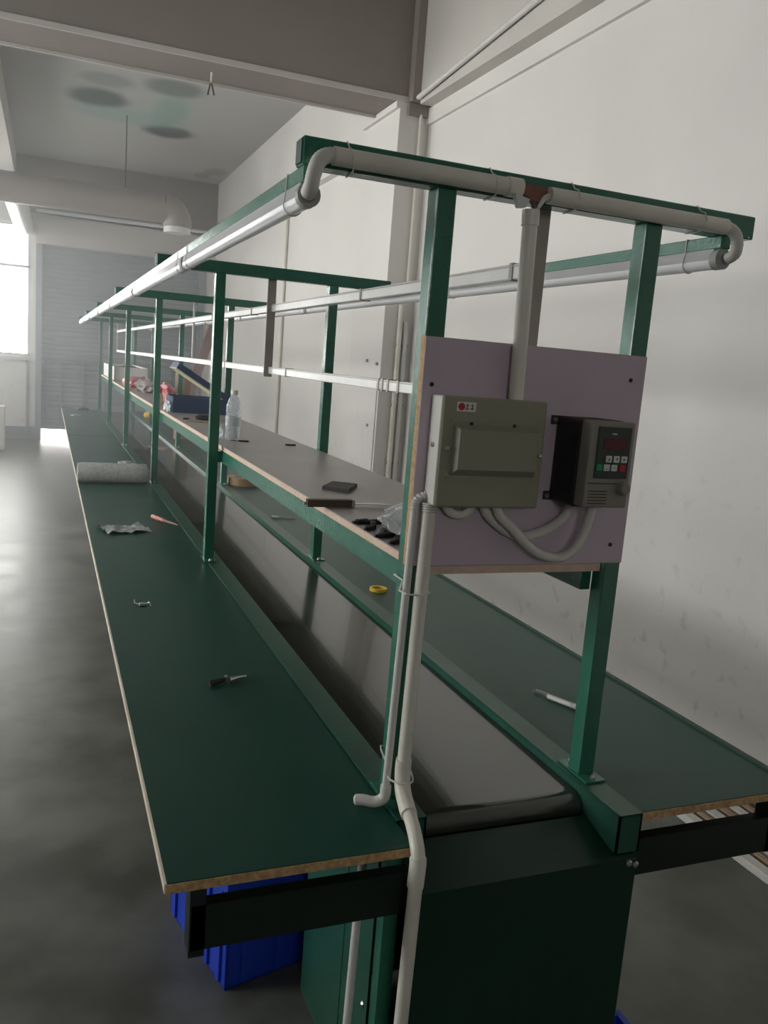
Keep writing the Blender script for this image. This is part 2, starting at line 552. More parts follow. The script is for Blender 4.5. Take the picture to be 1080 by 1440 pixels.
# windows
def window(name, label, axis, a0, a1, z0, z1, pos, nmul, depth=0.06, sill=True):
    """axis 'x': lies along x at y=pos; axis 'y': lies along y at x=pos"""
    mid = (a0 + a1) / 2
    loc = (mid, pos, z0) if axis == 'x' else (pos, mid, z0)
    t = thing(name, loc, label, 'window', kind=STR)

    def bb(p0, p1, q0, q1, d0, d1):
        return (p0, p1, pos + d0, pos + d1, q0, q1) if axis == 'x' else (pos - d1, pos - d0, p0, p1, q0, q1)
    f = .05
    new('window_frame', boxes([bb(a0, a1, z0, z0 + f, 0, depth), bb(a0, a1, z1 - f, z1, 0, depth),
                               bb(a0, a0 + f, z0, z1, 0, depth), bb(a1 - f, a1, z0, z1, 0, depth)]), 'frame', t)
    w = (a1 - a0) / nmul
    for i in range(1, nmul):
        c = a0 + i * w
        new('mullion', bx(*bb(c - .022, c + .022, z0, z1, 0, depth)), 'frame', t)
    zm = z0 + (z1 - z0) * .68
    new('transom', bx(*bb(a0, a1, zm - .02, zm + .02, 0, depth)), 'frame', t)
    for i in range(nmul):
        for q0, q1 in ((z0, zm), (zm, z1)):
            new('pane', bx(*bb(a0 + i * w + .01, a0 + (i + 1) * w - .01, q0 + .01, q1 - .01, depth * .45, depth * .5)), 'glass', t)
    return t


x0, x1, z0, z1 = FAR_WIN
window('window_1', 'bright overexposed window in the end wall', 'x', x0, x1, z0, z1, Y_FAR + .05, 3)
new('window_sill', bx(x0 - .05, x1 + .06, Y_FAR - .10, Y_FAR, z0 - .05, z0), 'frame', kind=STR, label='pale sill under the end window', cat='sill')
for i, (a, b) in enumerate(LEFT_WINS):
    window('window_%d' % (i + 2), 'wide aluminium window %s along the left wall' % ['opposite the control board', 'opposite the column', 'opposite the duct', 'next to the end wall'][i],
           'y', a, b, LW_Z[0], LW_Z[1], XL_WALL - .05, 3)

window('window_6', 'added unseen high window giving fill light from the control board end', 'x', *BACK_FILL_WIN[:2], *BACK_FILL_WIN[2:], Y_BACK - .11, 2)
# roller shutter
g0, g1, gz0, gz1 = GATE
sh = thing('door_1', ((g0 + g1) / 2, Y_FAR + .1, 0), 'grey roller shutter pulled down almost to the floor', 'shutter', kind=STR)


def slats(bm):
    z = gz0 + .08
    prof = []
    while z < gz1:
        prof += [(Y_FAR + .106, z), (Y_FAR + .097, z + .022), (Y_FAR + .097, z + .050), (Y_FAR + .106, z + .072)]
        z += .075
    for k in range(len(prof) - 1):
        (ya, za), (yb, zb) = prof[k], prof[k + 1]
        vs = [bm.verts.new(p) for p in ((g0, ya, za), (g1, ya, za), (g1, yb, zb), (g0, yb, zb))]
        bm.faces.new(vs)
    box(bm, g0, g1, Y_FAR + .108, Y_FAR + .112, gz0 + .05, gz1)


new('slat_curtain', slats, 'shutter', sh)
new('bottom_bar', bx(g0, g1, Y_FAR + .085, Y_FAR + .14, gz0, gz0 + .09), 'railing', sh)
new('guide_rail', bx(g0 - .02, g0 + .07, Y_FAR - .02, Y_FAR + .16, 0, gz1 + .05), 'shutter', sh)
new('guide_rail', bx(g1 - .07, g1 + .02, Y_FAR - .02, Y_FAR + .16, 0, gz1 + .05), 'shutter', sh)
new('shutter_box', bx(g0 - .02, XR_WALL, Y_FAR - .20, Y_FAR, gz1 - .02, gz1 + .40), 'beam_light', sh)
new('sign_plate', bx(1.0, 1.36, Y_FAR - .215, Y_FAR - .20, gz1 - .05, gz1 + .06), 'railing', sh)

# stiffening bars across the lower half of the shutter
for z in (1.30, 1.06):
    new('stiffener_bar', bx(-0.69, 1.76, Y_FAR + .045, Y_FAR + .09, z - .02, z + .02), 'railing', sh)
for x in (-0.63, -0.40, -0.05, .30, .65, 1.0, 1.35, 1.70):
    new('stiffener_bar', bx(x - .014, x + .014, Y_FAR + .05, Y_FAR + .092, gz0 + .02, 1.28), 'railing', sh)
new('conduit', tb([(-.90, Y_FAR - .02, 0.0), (-.90, Y_FAR - .02, 1.26)], .014, 8), 'railing', label='thin grey conduit rising to the end window sill', cat='conduit')
new('conduit', tb([(-.78, Y_FAR - .30, 3.53), (XR_WALL - .04, Y_FAR - .30, 3.53)], .030, 10), 'led_cover', smooth=True, label='white pipe running above the roller shutter', cat='pipe')

# ducts
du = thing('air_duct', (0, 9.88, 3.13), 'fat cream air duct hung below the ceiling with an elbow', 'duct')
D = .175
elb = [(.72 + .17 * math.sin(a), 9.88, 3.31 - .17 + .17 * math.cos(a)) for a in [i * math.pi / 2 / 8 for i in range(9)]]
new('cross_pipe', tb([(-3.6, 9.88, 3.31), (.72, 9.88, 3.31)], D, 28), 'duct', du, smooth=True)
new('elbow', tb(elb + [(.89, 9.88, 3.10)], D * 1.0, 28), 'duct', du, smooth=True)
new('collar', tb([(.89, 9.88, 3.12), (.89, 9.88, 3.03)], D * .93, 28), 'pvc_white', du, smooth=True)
new('branch_pipe', tb([(-1.0, 9.88, 3.31), (-.96, Y_FAR - .002, 3.31)], D * .80, 28), 'pvc_white', du, smooth=True)
new('clamp', tb([(-.98, 11.9, 3.49), (-.98, 11.9, 3.53)], .05, 8), 'cap', du)
for x in (.256,):
    new('hanger_rod', tb([(x, 9.88, 3.47), (x, 9.88, Z_CEIL)], .007, 6), 'wire', label='thin hanger rod holding the air duct %s' % ('near its elbow' if x > 0 else 'at its branch'), cat='rod')
hk = thing('ceiling_hook', (.42, 4.90, 3.34), 'forked dark wire hook dangling from the cross beam', 'hook')
new('cord', tb([(.42, 4.90, 3.48), (.42, 4.90, 3.40)], .006, 6), 'cotton', hk)
new('fork', tb(smooth_path([(.40, 4.90, 3.325), (.408, 4.90, 3.37), (.42, 4.90, 3.41), (.432, 4.90, 3.37), (.443, 4.90, 3.33)], 4), .006, 6), 'wire', hk)

# conduits on the right wall
new('conduit', tb([(1.835, 4.58, 3.49), (1.835, 2.9, 3.60), (1.835, Y_BACK, 3.97)], .018, 10), 'pvc_white', smooth=True, label='pale conduit climbing along the wall beam face', cat='conduit')
new('conduit', tb([(1.96, 8.57, 0.0), (1.96, 8.57, 3.36)], .020, 10), 'pvc', smooth=True, label='single vertical conduit on the wall past the column', cat='conduit')
cg = [('cream vertical conduit in the corner against the column', 1.865, 'pvc'), ('white vertical conduit in the corner against the wall', 1.915, 'pvc_white')]
for lb, x, mm in cg:
    t = thing('conduit', (x, 4.66, 0), lb, 'conduit')
    new('tube', tb([(x, 4.665, 0), (x, 4.665, 2.05 if x < 1.9 else 1.93)], .019, 10), mm, t, smooth=True)
    for z in (1.75, 1.30, .85):
        new('clip', bx(x - .027, x + .027, 4.66, 4.69, z - .012, z + .012), 'cap', t)
new('conduit', tb([(1.90, 4.66, 2.06), (1.90, 4.66, 3.40)], .012, 8), 'pvc', smooth=True, label='slender conduit running up to the column head', cat='conduit')

# ================================================================== the line
LEN = 10.30
FDX = [0, -.016, 0, 0, 0, .012]
FY = [0.0, 1.95, 4.0, 6.08, 8.15, 10.22]          # overhead frames
ORD = ['first', 'second', 'third', 'fourth', 'fifth', 'sixth', 'seventh', 'eighth']
XL, XRT, PW = 0.0, 0.437, 0.038
ZT = 0.75

cv = thing('belt_conveyor', (0.235, 4, 0), 'long green steel belt conveyor between the two worktops', 'conveyor')
YN = -0.16


def rail(x0, x1, inner, YN):
    def f(bm):
        box(bm, x0, x1, YN, LEN, ZT + .001, ZT + .005)
        xi = x1 if inner > 0 else x0
        box(bm, xi - .004, xi, YN, LEN, ZT - .075, ZT + .002) if inner > 0 else box(bm, xi, xi + .004, YN, LEN, ZT - .075, ZT + .002)
        xo = x0 if inner > 0 else x1 - .004
        box(bm, xo, xo + .004, YN, LEN, ZT - .075, ZT + .001)
        box(bm, x0, x1, YN, YN + .004, ZT - .075, ZT + .003)
    return f


new('side_rail', rail(-.004, .055, 1, -.07), 'railtop', cv)
new('side_rail', rail(.425, .479, -1, YN), 'railtop', cv)


def belt(bm):
    pr = [(LEN, .734)]
    c = (-.012, .704)
    for i in range(9):
        a = math.pi / 2 + i * math.pi / 8
        pr.append((c[0] + .03 * math.cos(a), c[1] + .03 * math.sin(a)))
    pr.append((LEN, .674))
    inn = [(LEN, .679)] + [(p[0] + .0 if i else p[0], p[1]) for i, p in enumerate([])] + [(-.012, .679), (-.03, .69), (-.037, .704), (-.03, .718), (-.012, .729), (LEN, .729)]
    prism(bm, pr + inn, .058, .422, 'yz')


new('belt', belt, 'belt', cv, smooth=True)
new('roller', lambda bm: lathe(bm, [(.024, .058), (.024, .422)], 16, (0, -.012, .704), 'x'), 'steel', cv, smooth=True)
new('slide_bed', bx(.06, .42, .1, LEN, .685, .72), 'darkgreen', cv)


def end_cover(bm):
    poly = [(-.055, .700), (-.170, .668), (-.170, .004), (-.166, .004), (-.166, .664), (-.055, .696)]
    prism(bm, poly, .004, .470, 'yz')


new('end_cover', end_cover, 'darkgreen', cv)
new('crossplate', bx(.058, .422, -.07, -.05, .62, .694), 'darkgreen', cv)
new('drive_side_panel', boxes([(-.004, .0, .0, .42, .02, .64), (-.0055, .0, .15, .17, .02, .64)]), 'railtop', cv)
new('drive_side_panel', boxes([(.475, .479, -.16, .42, .02, .66)]), 'green', cv)
new('drive_back_panel', bx(.0, .475, .416, .42, .02, .66), 'darkgreen', cv)
new('corner_post', bx(-.034, -.006, -.110, -.080, 0, .72), 'green', cv)
new('corner_post', bx(.45, .475, -.135, -.105, 0, .68), 'green', cv)
new('dark_gap_wedge', lambda bm: prism(bm, [(-.09, .62), (.0, .62), (-.085, .40)], -.005, .0, 'yz'), 'black', cv)  # black wedge put in for the shaded opening between panel and leg
for (x, y, z) in [(-.004, .385, .30), (-.004, .02, .30), (.466, -.172, .655), (.45, -.172, .66)]:
    new('bolt', lambda bm: lathe(bm, [(.004, -.0045), (.007, -.002), (.007, .004)], 8, (x, y, z), 'x' if x < .1 else 'y'), 'steel', cv)

# supporting legs under the rails, one pair at each frame
for i, y in enumerate(FY):
    ya = -.135 if i == 0 else y
    new('bracket_arm', bx(-.385, -.004, ya, ya + .025, .612, .692), 'armgreen', cv)
    new('bracket_stub', bx(-.388, -.362, ya, ya + .04, .60, .733), 'armgreen', cv)
    new('bracket_arm', bx(.479, .885, ya, ya + .025, .602, .682), 'armgreen', cv)
    new('bracket_stub', bx(.845, .885, ya, ya + .04, .60, .733), 'armgreen', cv)
    if i:
        new('leg', bx(.005, .045, y, y + .04, 0, .68), 'green', cv)
        new('leg', bx(.432, .472, y, y + .04, 0, .68), 'green', cv)

# worktops
segs = [(-.149, 3.4215), (3.422, 6.815), (6.828, 10.30)]
names = ['beginning at the control board end', 'in the middle, under the bubble wrap roll', 'reaching the far end of the line']
for k, (a, b) in enumerate(segs):
    t = thing('worktop', (-.22, (a + b) / 2, .732), 'dark green laminate worktop on the aisle side, ' + names[k], 'worktop', 'worktop boards')
    new('board', bx(-.427, -.006, a, b, .733, .748), 'chip', t)
    new('laminate', bx(-.428, -.006, a, b, .748, ZT), 'top', t)
    new('edge_band', bx(-.432, -.427, a, b, .7335, .7495), 'band', t)
    if k == 0:
        new('end_band', bx(-.43, -.012, a - .003, a, .733, .7485), 'chip', t)
names = ['beginning at the control board end', 'in the middle, holding the brown tape roll', 'reaching the far end of the line']
for k, (a, b) in enumerate(segs):
    t = thing('worktop', (.69, (a + b) / 2, .732), 'dark green laminate worktop on the wall side, ' + names[k], 'worktop', 'worktop boards')
    new('board', bx(.482, .905, a, b, .733, .748), 'chip', t)
    new('laminate', bx(.482, .905, a, b, .748, ZT), 'top', t)
    new('edge_rim', bx(.893, .910, a, b, .7335, .7545, bev=.002), 'rim', t)
    if k == 0:
        new('end_band', bx(.486, .903, a - .003, a, .733, .7485), 'chip', t)

# overhead frames
BX0, BX1, BZ0, BZ1 = -.237, .698, 1.878, 1.922
for i, y in enumerate(FY):
    lab = {0: 'green steel goalpost frame carrying the lilac control board', 5: 'last green goalpost frame at the far end of the line'}.get(
        i, '%s green goalpost frame counted from the control board' % ORD[i])
    t = thing('overhead_frame', (.237, y, ZT), lab, 'frame', 'green goalpost frames over the belt')
    dx = FDX[i]
    for k, xx in enumerate((XL + dx, XRT)):
        p = new('post', bx(xx, xx + PW, y, y + PW, ZT + .004, BZ0, bev=.003, seg=2), 'green', t)
        pl = new('base_plate', bx(xx - .004, xx + .044, y - .034, y + .072, ZT + .0055, ZT + .0095), 'green', t)
        for yy in (y - .022, y + .058):
            new('bolt', lambda bm: lathe(bm, [(.006, ZT + .0095), (.006, ZT + .0135), (.003, ZT + .017)], 6, (xx + .02, yy, 0)), 'steel', pl)
    new('crossbeam', bx(BX0, BX1, y, y + .04, BZ0, BZ1, bev=.002), 'green', t)
    new('end_plug', bx(BX0 - .002, BX0 + .001, y + .004, y + .036, BZ0 + .004, BZ1 - .004), 'rim', t)

# lamp rails
for side, x in (('aisle', -.222), ('wall', .632)):
    t = thing('lamp_rail', (x, LEN / 2, 1.848), 'green square rail carrying the tube lamps on the %s side' % side, 'rail', 'lamp rails')
    new('square_tube', bx(x - .012, x + .012, .0, LEN, 1.853, 1.879, bev=.002), 'green', t)

# tube lamps
LJ = [0.0, 1.32, 2.92, 4.50, 5.90, 7.40, 8.85, 10.2]


def lamp(x, y0, y1, label, group):
    t = thing('tube_lamp', (x, (y0 + y1) / 2, 1.815), label, 'lamp', group)
    new('housing', lambda bm: prism(bm, [(x - .016, 1.832), (x + .016, 1.832), (x + .011, 1.854), (x - .011, 1.854)], y0 + .02, y1 - .02), 'led_body', t)

    def cover(bm):
        ring = [(x + .0155 * math.cos(a), 1.832 + .0175 * math.sin(a)) for a in [-math.pi * k / 10 for k in range(11)]]
        prism(bm, ring, y0 + .022, y1 - .022)
    new('cover', cover, 'led_cover', t, smooth=True)
    ring = [(x + .0195 * math.cos(a), 1.834 + .0205 * math.sin(a)) for a in [2 * math.pi * k / 16 for k in range(16)]]
    for a, b in ((y0 + .003, y0 + .022), (y1 - .022, y1 - .003)):
        new('end_cap', lambda bm: prism(bm, ring, a, b), 'cap', t, smooth=True)
    for yy in (y0 + .10, y1 - .10):
        lo = [(x + .0172 * math.cos(a), yy, 1.832 + .0188 * math.sin(a)) for a in [-math.pi * k / 10 for k in range(11)]]
        pts = lo + [(x - .0135, yy, 1.855), (x - .0135, yy, 1.8795), (x + .0135, yy, 1.8795), (x + .0135, yy, 1.855), lo[0]]
        new('cable_tie', tb(pts, .0012, 5), 'tie', t)


for k in range(7):
    e = 'at the control board end' if k == 0 else ('at the far end' if k == 6 else 'counted from the control board')
    lamp(-.222, LJ[k], LJ[k + 1], '%s white tube lamp under the aisle side rail, %s' % (ORD[k], e), 'tube lamps, aisle side')
    lamp(.632, LJ[k], LJ[k + 1], '%s white tube lamp under the wall side rail, %s' % (ORD[k], e), 'tube lamps, wall side')

# aluminium channels with their hangers
for nm, z0, z1, y0 in (('upper', 1.755, 1.784, .052), ('lower', 1.512, 1.540, .052)):
    t = thing('wire_channel', (.226, 5, z0), '%s white aluminium wire channel running down the middle of the line' % nm, 'channel', 'aluminium wire channels')
    new('channel', bx(.214, .240, y0, 10.1, z0, z1, bev=.002), 'alu', t)
    new('lid_lip', bx(.2125, .2135, y0, 10.1, z1 - .006, z1 - .003), 'alu_grey', t)
    for yy in ((.10, .95, 2.35, 3.3) if nm == 'upper' else (.62, .69, .73, .76, 1.72, 2.9)):
        new('socket_joint', bx(.2115, .2425, yy - .006, yy + .006, z0 - .002, z1 + .002), 'alu_grey' if nm == 'lower' else 'cap', t)
for i, y in enumerate(FY):
    wd, mm = ((.034, 'alu_grey') if i < 2 else (.012, 'alu'))
    xx = .218 if i == 0 else .196 if i == 1 else .227
    lab = ['broad dull aluminium hanger strip behind the cream vertical pipe', 'broad dull aluminium hanger strip under the second goalpost frame'][i] if i < 2 else 'slim white hanger strip under the %s goalpost frame' % (ORD[i] if i < 5 else 'last')
    yy = y + .0405
    new('hanger_strip', bx(xx, xx + wd, yy, yy + .008, 1.50, BZ0 + .03, bev=.001), mm, label=lab, cat='hanger', group='channel hangers')

# shelf
sh = thing('shelf', (.24, 5, 1.15), 'long grey shelf with pale raw edges between the goalpost posts', 'shelf')
for a, b in ((.012, 2.44), (2.442, 4.88), (4.882, 7.32), (7.322, 10.2)):
    new('board', bx(.041, .436, a, b, 1.198, 1.213), 'shelfedge', sh)
    new('melamine_face', bx(.0415, .4355, a, b, 1.213, 1.2155), 'shelf', sh)
new('side_support', bx(.038, .058, .04, 10.2, 1.152, 1.198), 'green', sh)
new('side_support', bx(.414, .437, .04, 10.2, 1.152, 1.198), 'green', sh)
new('cross_support', bx(.058, .414, 10.168, 10.198, 1.153, 1.197), 'green', sh)
for i, y in enumerate(FY[1:5], 1):
    new('cross_support', bx(FDX[i] + PW, .437, y + .004, y + .034, 1.153, 1.197), 'green', sh)

# ================================================================== control board and what hangs on it
cbd = thing('control_board', (.23, -.01, 1.228), 'square lilac melamine board screwed to the first goalpost frame', 'board')
new('panel', bx(-.006, .463, -.016, -.001, 1.2225, 1.630), 'chip', cbd)
new('melamine_face', bx(-.0055, .4625, -.0185, -.016, 1.223, 1.6295), 'lilac', cbd)
new('melamine_face', bx(-.0055, .4625, -.001, .0, 1.223, 1.6295), 'lilac', cbd)
for x, z in ((.012, 1.548), (.43, 1.583), (.43, 1.26)):
    new('screw', lambda bm: lathe(bm, [(.004, -.0205), (.004, -.018)], 8, (x, 0, z), 'y'), 'black', cbd)

bb = thing('breaker_box', (.115, -.045, 1.34), 'khaki grey steel breaker box with a raised front flap', 'breaker box')
new('housing', bx(.014, .220, -.064, -.0185, 1.341, 1.531, bev=.002), 'boxside', bb)
new('front_cover', bx(.0135, .2205, -.0695, -.062, 1.3395, 1.5325, bev=.003), 'khaki', bb)


def flap(bm):
    o = [(.036, 1.396), (.206, 1.396), (.206, 1.484), (.036, 1.484)]
    i = [(.044, 1.408), (.198, 1.408), (.198, 1.477), (.044, 1.477)]
    loft(bm, [[(x, -.0695, z) for x, z in o], [(x, -.084, z) for x, z in i]])


new('flap', flap, 'khaki', bb)
for q in (1.3885, 1.4885):
    new('flap_moulding', bx(.030, .212, -.0715, -.069, q, q + .004), 'khaki', bb)
for x, z in ((.027, 1.443), (.213, 1.436)):
    s = new('cover_screw', lambda bm: lathe(bm, [(.005, -.069), (.005, -.072), (.003, -.0745)], 10, (x, 0, z), 'y'), 'steel', bb)
for x, z in ((.07, 1.487), (.155, 1.487)):
    new('rivet', lambda bm: lathe(bm, [(.003, -.069), (.003, -.0725)], 8, (x, 0, z), 'y'), 'black', bb)
new('side_screw', lambda bm: lathe(bm, [(.005, .015), (.005, .0115), (.003, .0095)], 10, (0, -.042, 1.446), 'x'), 'steel', bb)
lbx = new('label_sticker', bx(.040, .076, -.0701, -.0694, 1.507, 1.523), 'white_label', bb, label='small white sticker with red round mark')
new('red_mark', lambda bm: lathe(bm, [(.0066, -.0704), (.0066, -.0700)], 16, (.0485, 0, 1.515), 'y'), 'red_ink', lbx)


def glyphs(bm):
    y = (-.0707, -.0700)
    for cx in (.0475,):
        box(bm, cx - .0032, cx + .0042, *y, 1.5148, 1.5154)
        box(bm, cx - .0032, cx - .0026, *y, 1.5120, 1.5180)
        box(bm, cx + .0036, cx + .0042, *y, 1.5120, 1.5180)
    for cx in (.0595, .0690):
        for dz in (-.0045, -.0025, .0012, .0032):
            box(bm, cx - .0034, cx + .0034, *y, 1.515 + dz, 1.515 + dz + .0008)
        box(bm, cx - .0006, cx + .0006, *y, 1.5095, 1.5205)
        box(bm, cx - .0034, cx - .0028, *y, 1.5100, 1.5135)


new('printed_marks', glyphs, 'wire', lbx)

vf = thing('frequency_drive', (.32, -.07, 1.35), 'small warm grey motor speed drive with keypad and knob', 'motor drive')
new('body', bx(.276, .368, -.100, -.0185, 1.349, 1.508, bev=.003), 'brownblack', vf)
new('side_vent_panel', boxes([(.2735, .2765, -.094, -.028, 1.356, 1.501)] + [(.2720, .2745, -.088, -.034, 1.372 + k * .012, 1.376 + k * .012) for k in range(10)]), 'black', vf)
new('front_cover', bx(.2755, .369, -.130, -.099, 1.353, 1.5075, bev=.004, seg=2), 'greyplastic', vf)
kp = new('keypad', bx(.290, .361, -.1325, -.129, 1.4065, 1.4985, bev=.001), 'keypad', vf)
new('display', bx(.303, .352, -.1335, -.132, 1.459, 1.4785), 'display', kp)
new('name_mark', boxes([(.318, .328, -.1333, -.132, 1.485, 1.4875)]), 'btn', kp)
for x, z, mm in ((.3165, 1.4415, 'btn'), (.333, 1.4415, 'btn'), (.3495, 1.4415, 'btn'), (.2985, 1.426, 'btn_green'), (.314, 1.426, 'btn'), (.330, 1.426, 'btn'), (.3475, 1.426, 'btn_red')):
    b = new('button', bx(x - .0065, x + .0065, -.1345, -.132, z - .006, z + .006, bev=.001), mm, kp)
new('button_marks', lambda bm: [prism(bm, q, -.1349, -.1343, 'xz') for q in (
    [(.314, 1.439), (.319, 1.439), (.3165, 1.444)], [(.3305, 1.444), (.3355, 1.444), (.333, 1.439)], [(.347, 1.439), (.352, 1.4415), (.347, 1.444)],
    [(.311, 1.4235), (.317, 1.4235), (.317, 1.4245), (.311, 1.4245)], [(.327, 1.4255), (.333, 1.4255), (.333, 1.4265), (.327, 1.4265)])], 'wire', kp)
kn = new('knob', lambda bm: lathe(bm, [(.0125, -.129), (.0125, -.134), (.0105, -.143), (.008, -.145)], 20, (.3535, 0, 1.389), 'y'), 'greyplastic', vf, smooth=True)
new('groove', boxes([(.279, .343, -.1306, -.1295, 1.3965, 1.3980)] + [(.283, .323, -.1304, -.1297, 1.360 + k * .0055, 1.3618 + k * .0055) for k in range(5)]), 'brownblack', vf)
for z in (1.500, 1.357):
    e = new('mounting_ear', bx(.262, .277, -.024, -.0185, z - .008, z + .008), 'brownblack', vf)
    new('screw', lambda bm: lathe(bm, [(.005, -.0235), (.005, -.027)], 8, (.2675, 0, z), 'y'), 'steel', e)

# hoses under the boxes
def hose(name, pts, r, label, mm='hose', rib=.0006, step=8):
    return new(name, tb(smooth_path(pts, step), r, 10, rib=rib), mm, smooth=True, label=label, cat='cable')


hose('flexible_hose', [(.148, -.045, 1.345), (.158, -.045, 1.322), (.185, -.048, 1.300), (.215, -.05, 1.272), (.252, -.05, 1.249), (.295, -.05, 1.243), (.325, -.052, 1.262), (.340, -.056, 1.300), (.346, -.062, 1.352)], .0095, 'corrugated grey hose looping low from breaker box to speed drive')
hose('flexible_hose', [(.128, -.029, 1.345), (.145, -.029, 1.318), (.185, -.028, 1.290), (.225, -.028, 1.280), (.270, -.028, 1.292), (.308, -.030, 1.318), (.318, -.034, 1.352)], .0095, 'corrugated grey hose running behind the longer loop to the drive')
hose('flexible_hose', [(.048, -.035, 1.345), (.060, -.033, 1.328), (.080, -.032, 1.320), (.098, -.034, 1.326), (.108, -.036, 1.346)], .0085, 'short sagging hose under the breaker box', rib=0)

# rigid pipes
PR = .0125
mp = thing('cable_pipe', (0, -.1, 0), 'thick cream pipe rising past the worktop into the breaker box', 'pipe')
new('lower_tube', tb([(-.0255, -.188, 0.0), (-.0145, -.188, .722)], PR, 16), 'pvc', mp, smooth=True)
new('socket', tb([(-.0155, -.188, .700), (-.0140, -.188, .742), (-.0135, -.185, .752)], PR + .0022, 16), 'pvc', mp, smooth=True)
new('bend', tb(smooth_path([(-.0140, -.188, .740), (-.0130, -.180, .762), (-.006, -.140, .782), (.002, -.090, .792), (.008, -.055, .806), (.0105, -.042, .835)], 6), PR, 16), 'pvc', mp, smooth=True)
new('bend_sleeve', tb(smooth_path([(-.002, -.112, .789), (.002, -.090, .792), (.008, -.055, .806), (.0105, -.042, .835), (.0108, -.042, .860)], 6), PR + .0025, 16), 'pvc', mp, smooth=True)
new('upper_tube', tb([(.0108, -.042, .840), (.0185, -.040, 1.336)], PR, 16), 'pvc', mp, smooth=True)
new('thread', tb(dense((.0185, -.040, 1.326), (.0187, -.040, 1.3425), .002), PR + .001, 16, rib=.0012), 'pvc_white', mp, smooth=True)
mp = thing('cable_pipe', (0, -.03, .78), 'thin white pipe strapped alongside the thick cream one', 'pipe')
new('tube', tb([(-.0125, -.022, .790), (-.0050, -.030, 1.328)], .0075, 12), 'pvc_white', mp, smooth=True)
new('gland', tb(smooth_path([(-.0050, -.030, 1.322), (-.0045, -.029, 1.336), (.001, -.0275, 1.347), (.0145, -.0275, 1.353)], 5), .0075, 10, rib=.001), 'pvc_white', mp, smooth=True)
new('flexible_hose', tb(smooth_path([(-.064, .004, .7635), (-.050, -.003, .7660), (-.028, -.014, .7650), (-.013, -.020, .776), (-.0120, -.022, .800)], 6), lambda t: .0105 if t > .08 else .006 + t * .05, 12), 'hose', smooth=True, label='stubby pinkish hose end lying on the worktop by the post', cat='hose')
new('cable_pipe', tb([(-.074, -.06, .0), (-.062, -.06, .731)], .0085, 12), 'pvc_white', smooth=True, label='thin white pipe going down to the floor under the worktop', cat='pipe')
new('cable_tie', tb([(-.004, .040, 1.192), (-.0045, -.003, 1.192), (-.022, -.030, 1.181), (-.016, -.049, 1.179), (.010, -.056, 1.178), (.031, -.043, 1.178), (.040, -.003, 1.180), (.040, .040, 1.19), (-.004, .040, 1.192)], .0018, 5), 'tie', label='clear nylon tie binding both pipes to the post', cat='cable tie')
new('cable_tie', tb(smooth_path([(.0385, .040, .83), (-.0025, .040, .850), (-.004, -.002, .830), (-.014, -.034, .822), (.000, -.060, .822), (.026, -.056, .822), (.040, -.003, .825)], 4), .0018, 5), 'tie', label='clear nylon tie around pipe and post foot', cat='cable tie')
mp = thing('cable_pipe', (.165, -.03, 1.53), 'cream vertical pipe dropping from the crossbeam to breaker box', 'pipe')
new('tube', tb([(.1725, -.036, 1.529), (.1655, -.034, 1.855)], .0135, 16), 'pvc', mp, smooth=True)
new('sleeve', tb([(.1662, -.034, 1.832), (.1655, -.034, 1.858)], .0155, 16), 'pvc', mp, smooth=True)
pb = thing('cable_pipe', (-.02, -.02, 1.88), 'cream pipe along the crossbeam on its aisle half', 'pipe', 'pipes tied to the front crossbeam')
new('tube', tb([(-.192, -.0165, 1.894), (.148, -.0165, 1.894)], .0148, 16), 'pvc', pb, smooth=True)
new('sleeve', tb([(.122, -.0165, 1.894), (.150, -.0165, 1.894)], .0168, 16), 'pvc', pb, smooth=True)
new('torn_lip', lambda bm: prism(bm, [(.128, 1.880), (.158, 1.874), (.152, 1.860), (.138, 1.858)], -.040, -.028), 'pvc_white', pb)
pb = thing('cable_pipe', (.41, -.02, 1.88), 'cream pipe along the crossbeam on its wall half', 'pipe', 'pipes tied to the front crossbeam')
new('tube', tb([(.208, -.0165, 1.891), (.610, -.0165, 1.890)], .0148, 16), 'pvc', pb, smooth=True)
new('junction_tape', boxes([(.150, .208, -.012, -.001, 1.880, 1.905)]), 'rust', label='torn brown wrapping where the crossbeam pipes meet', cat='tape')
wr = thing('wire_bundle', (.18, -.02, 1.86), 'bare dark wires showing in the gap between the crossbeam pipes', 'wires')
for k in range(3):
    new('wire', tb(smooth_path([(.14, -.018, 1.893 - k * .003), (.160, -.020, 1.882), (.172 + k * .004, -.026, 1.868), (.168, -.034, 1.850)], 4), .0025, 6), 'rust' if k == 1 else 'wire', wr)
for k in range(2):
    new('wire', tb(smooth_path([(.215, -.018, 1.892), (.196, -.024, 1.880 + k * .006), (.180, -.030, 1.862), (.170, -.034, 1.848)], 4), .0028, 6), 'pvc_white', wr)
for k, x in enumerate((-.165, .095, .262, .548)):
    pts = [(x, .0412, 1.923), (x, -.002, 1.923), (x, -.014, 1.9105), (x, -.026, 1.9065), (x + .001, -.0325, 1.895), (x + .004, -.028, 1.882), (x + .008, -.016, 1.8765), (x + .016, .0412, 1.8765), (x, .0412, 1.923)]
    new('cable_tie', tb(pts, .0013, 5), 'tie', label='nylon tie on the crossbeam pipe, %s' % ['next to the aisle lamp', 'next to the torn joint', 'just past the torn joint', 'next to the wall lamp'][k], cat='cable tie')
hose('flexible_hose', [(-.180, -.0165, 1.894), (-.200, -.018, 1.893), (-.216, -.022, 1.882), (-.224, -.025, 1.862), (-.2265, -.020, 1.842), (-.226, -.004, 1.834)], .0125, 'grey corrugated hose bending from crossbeam pipe to aisle lamp', rib=.0004)
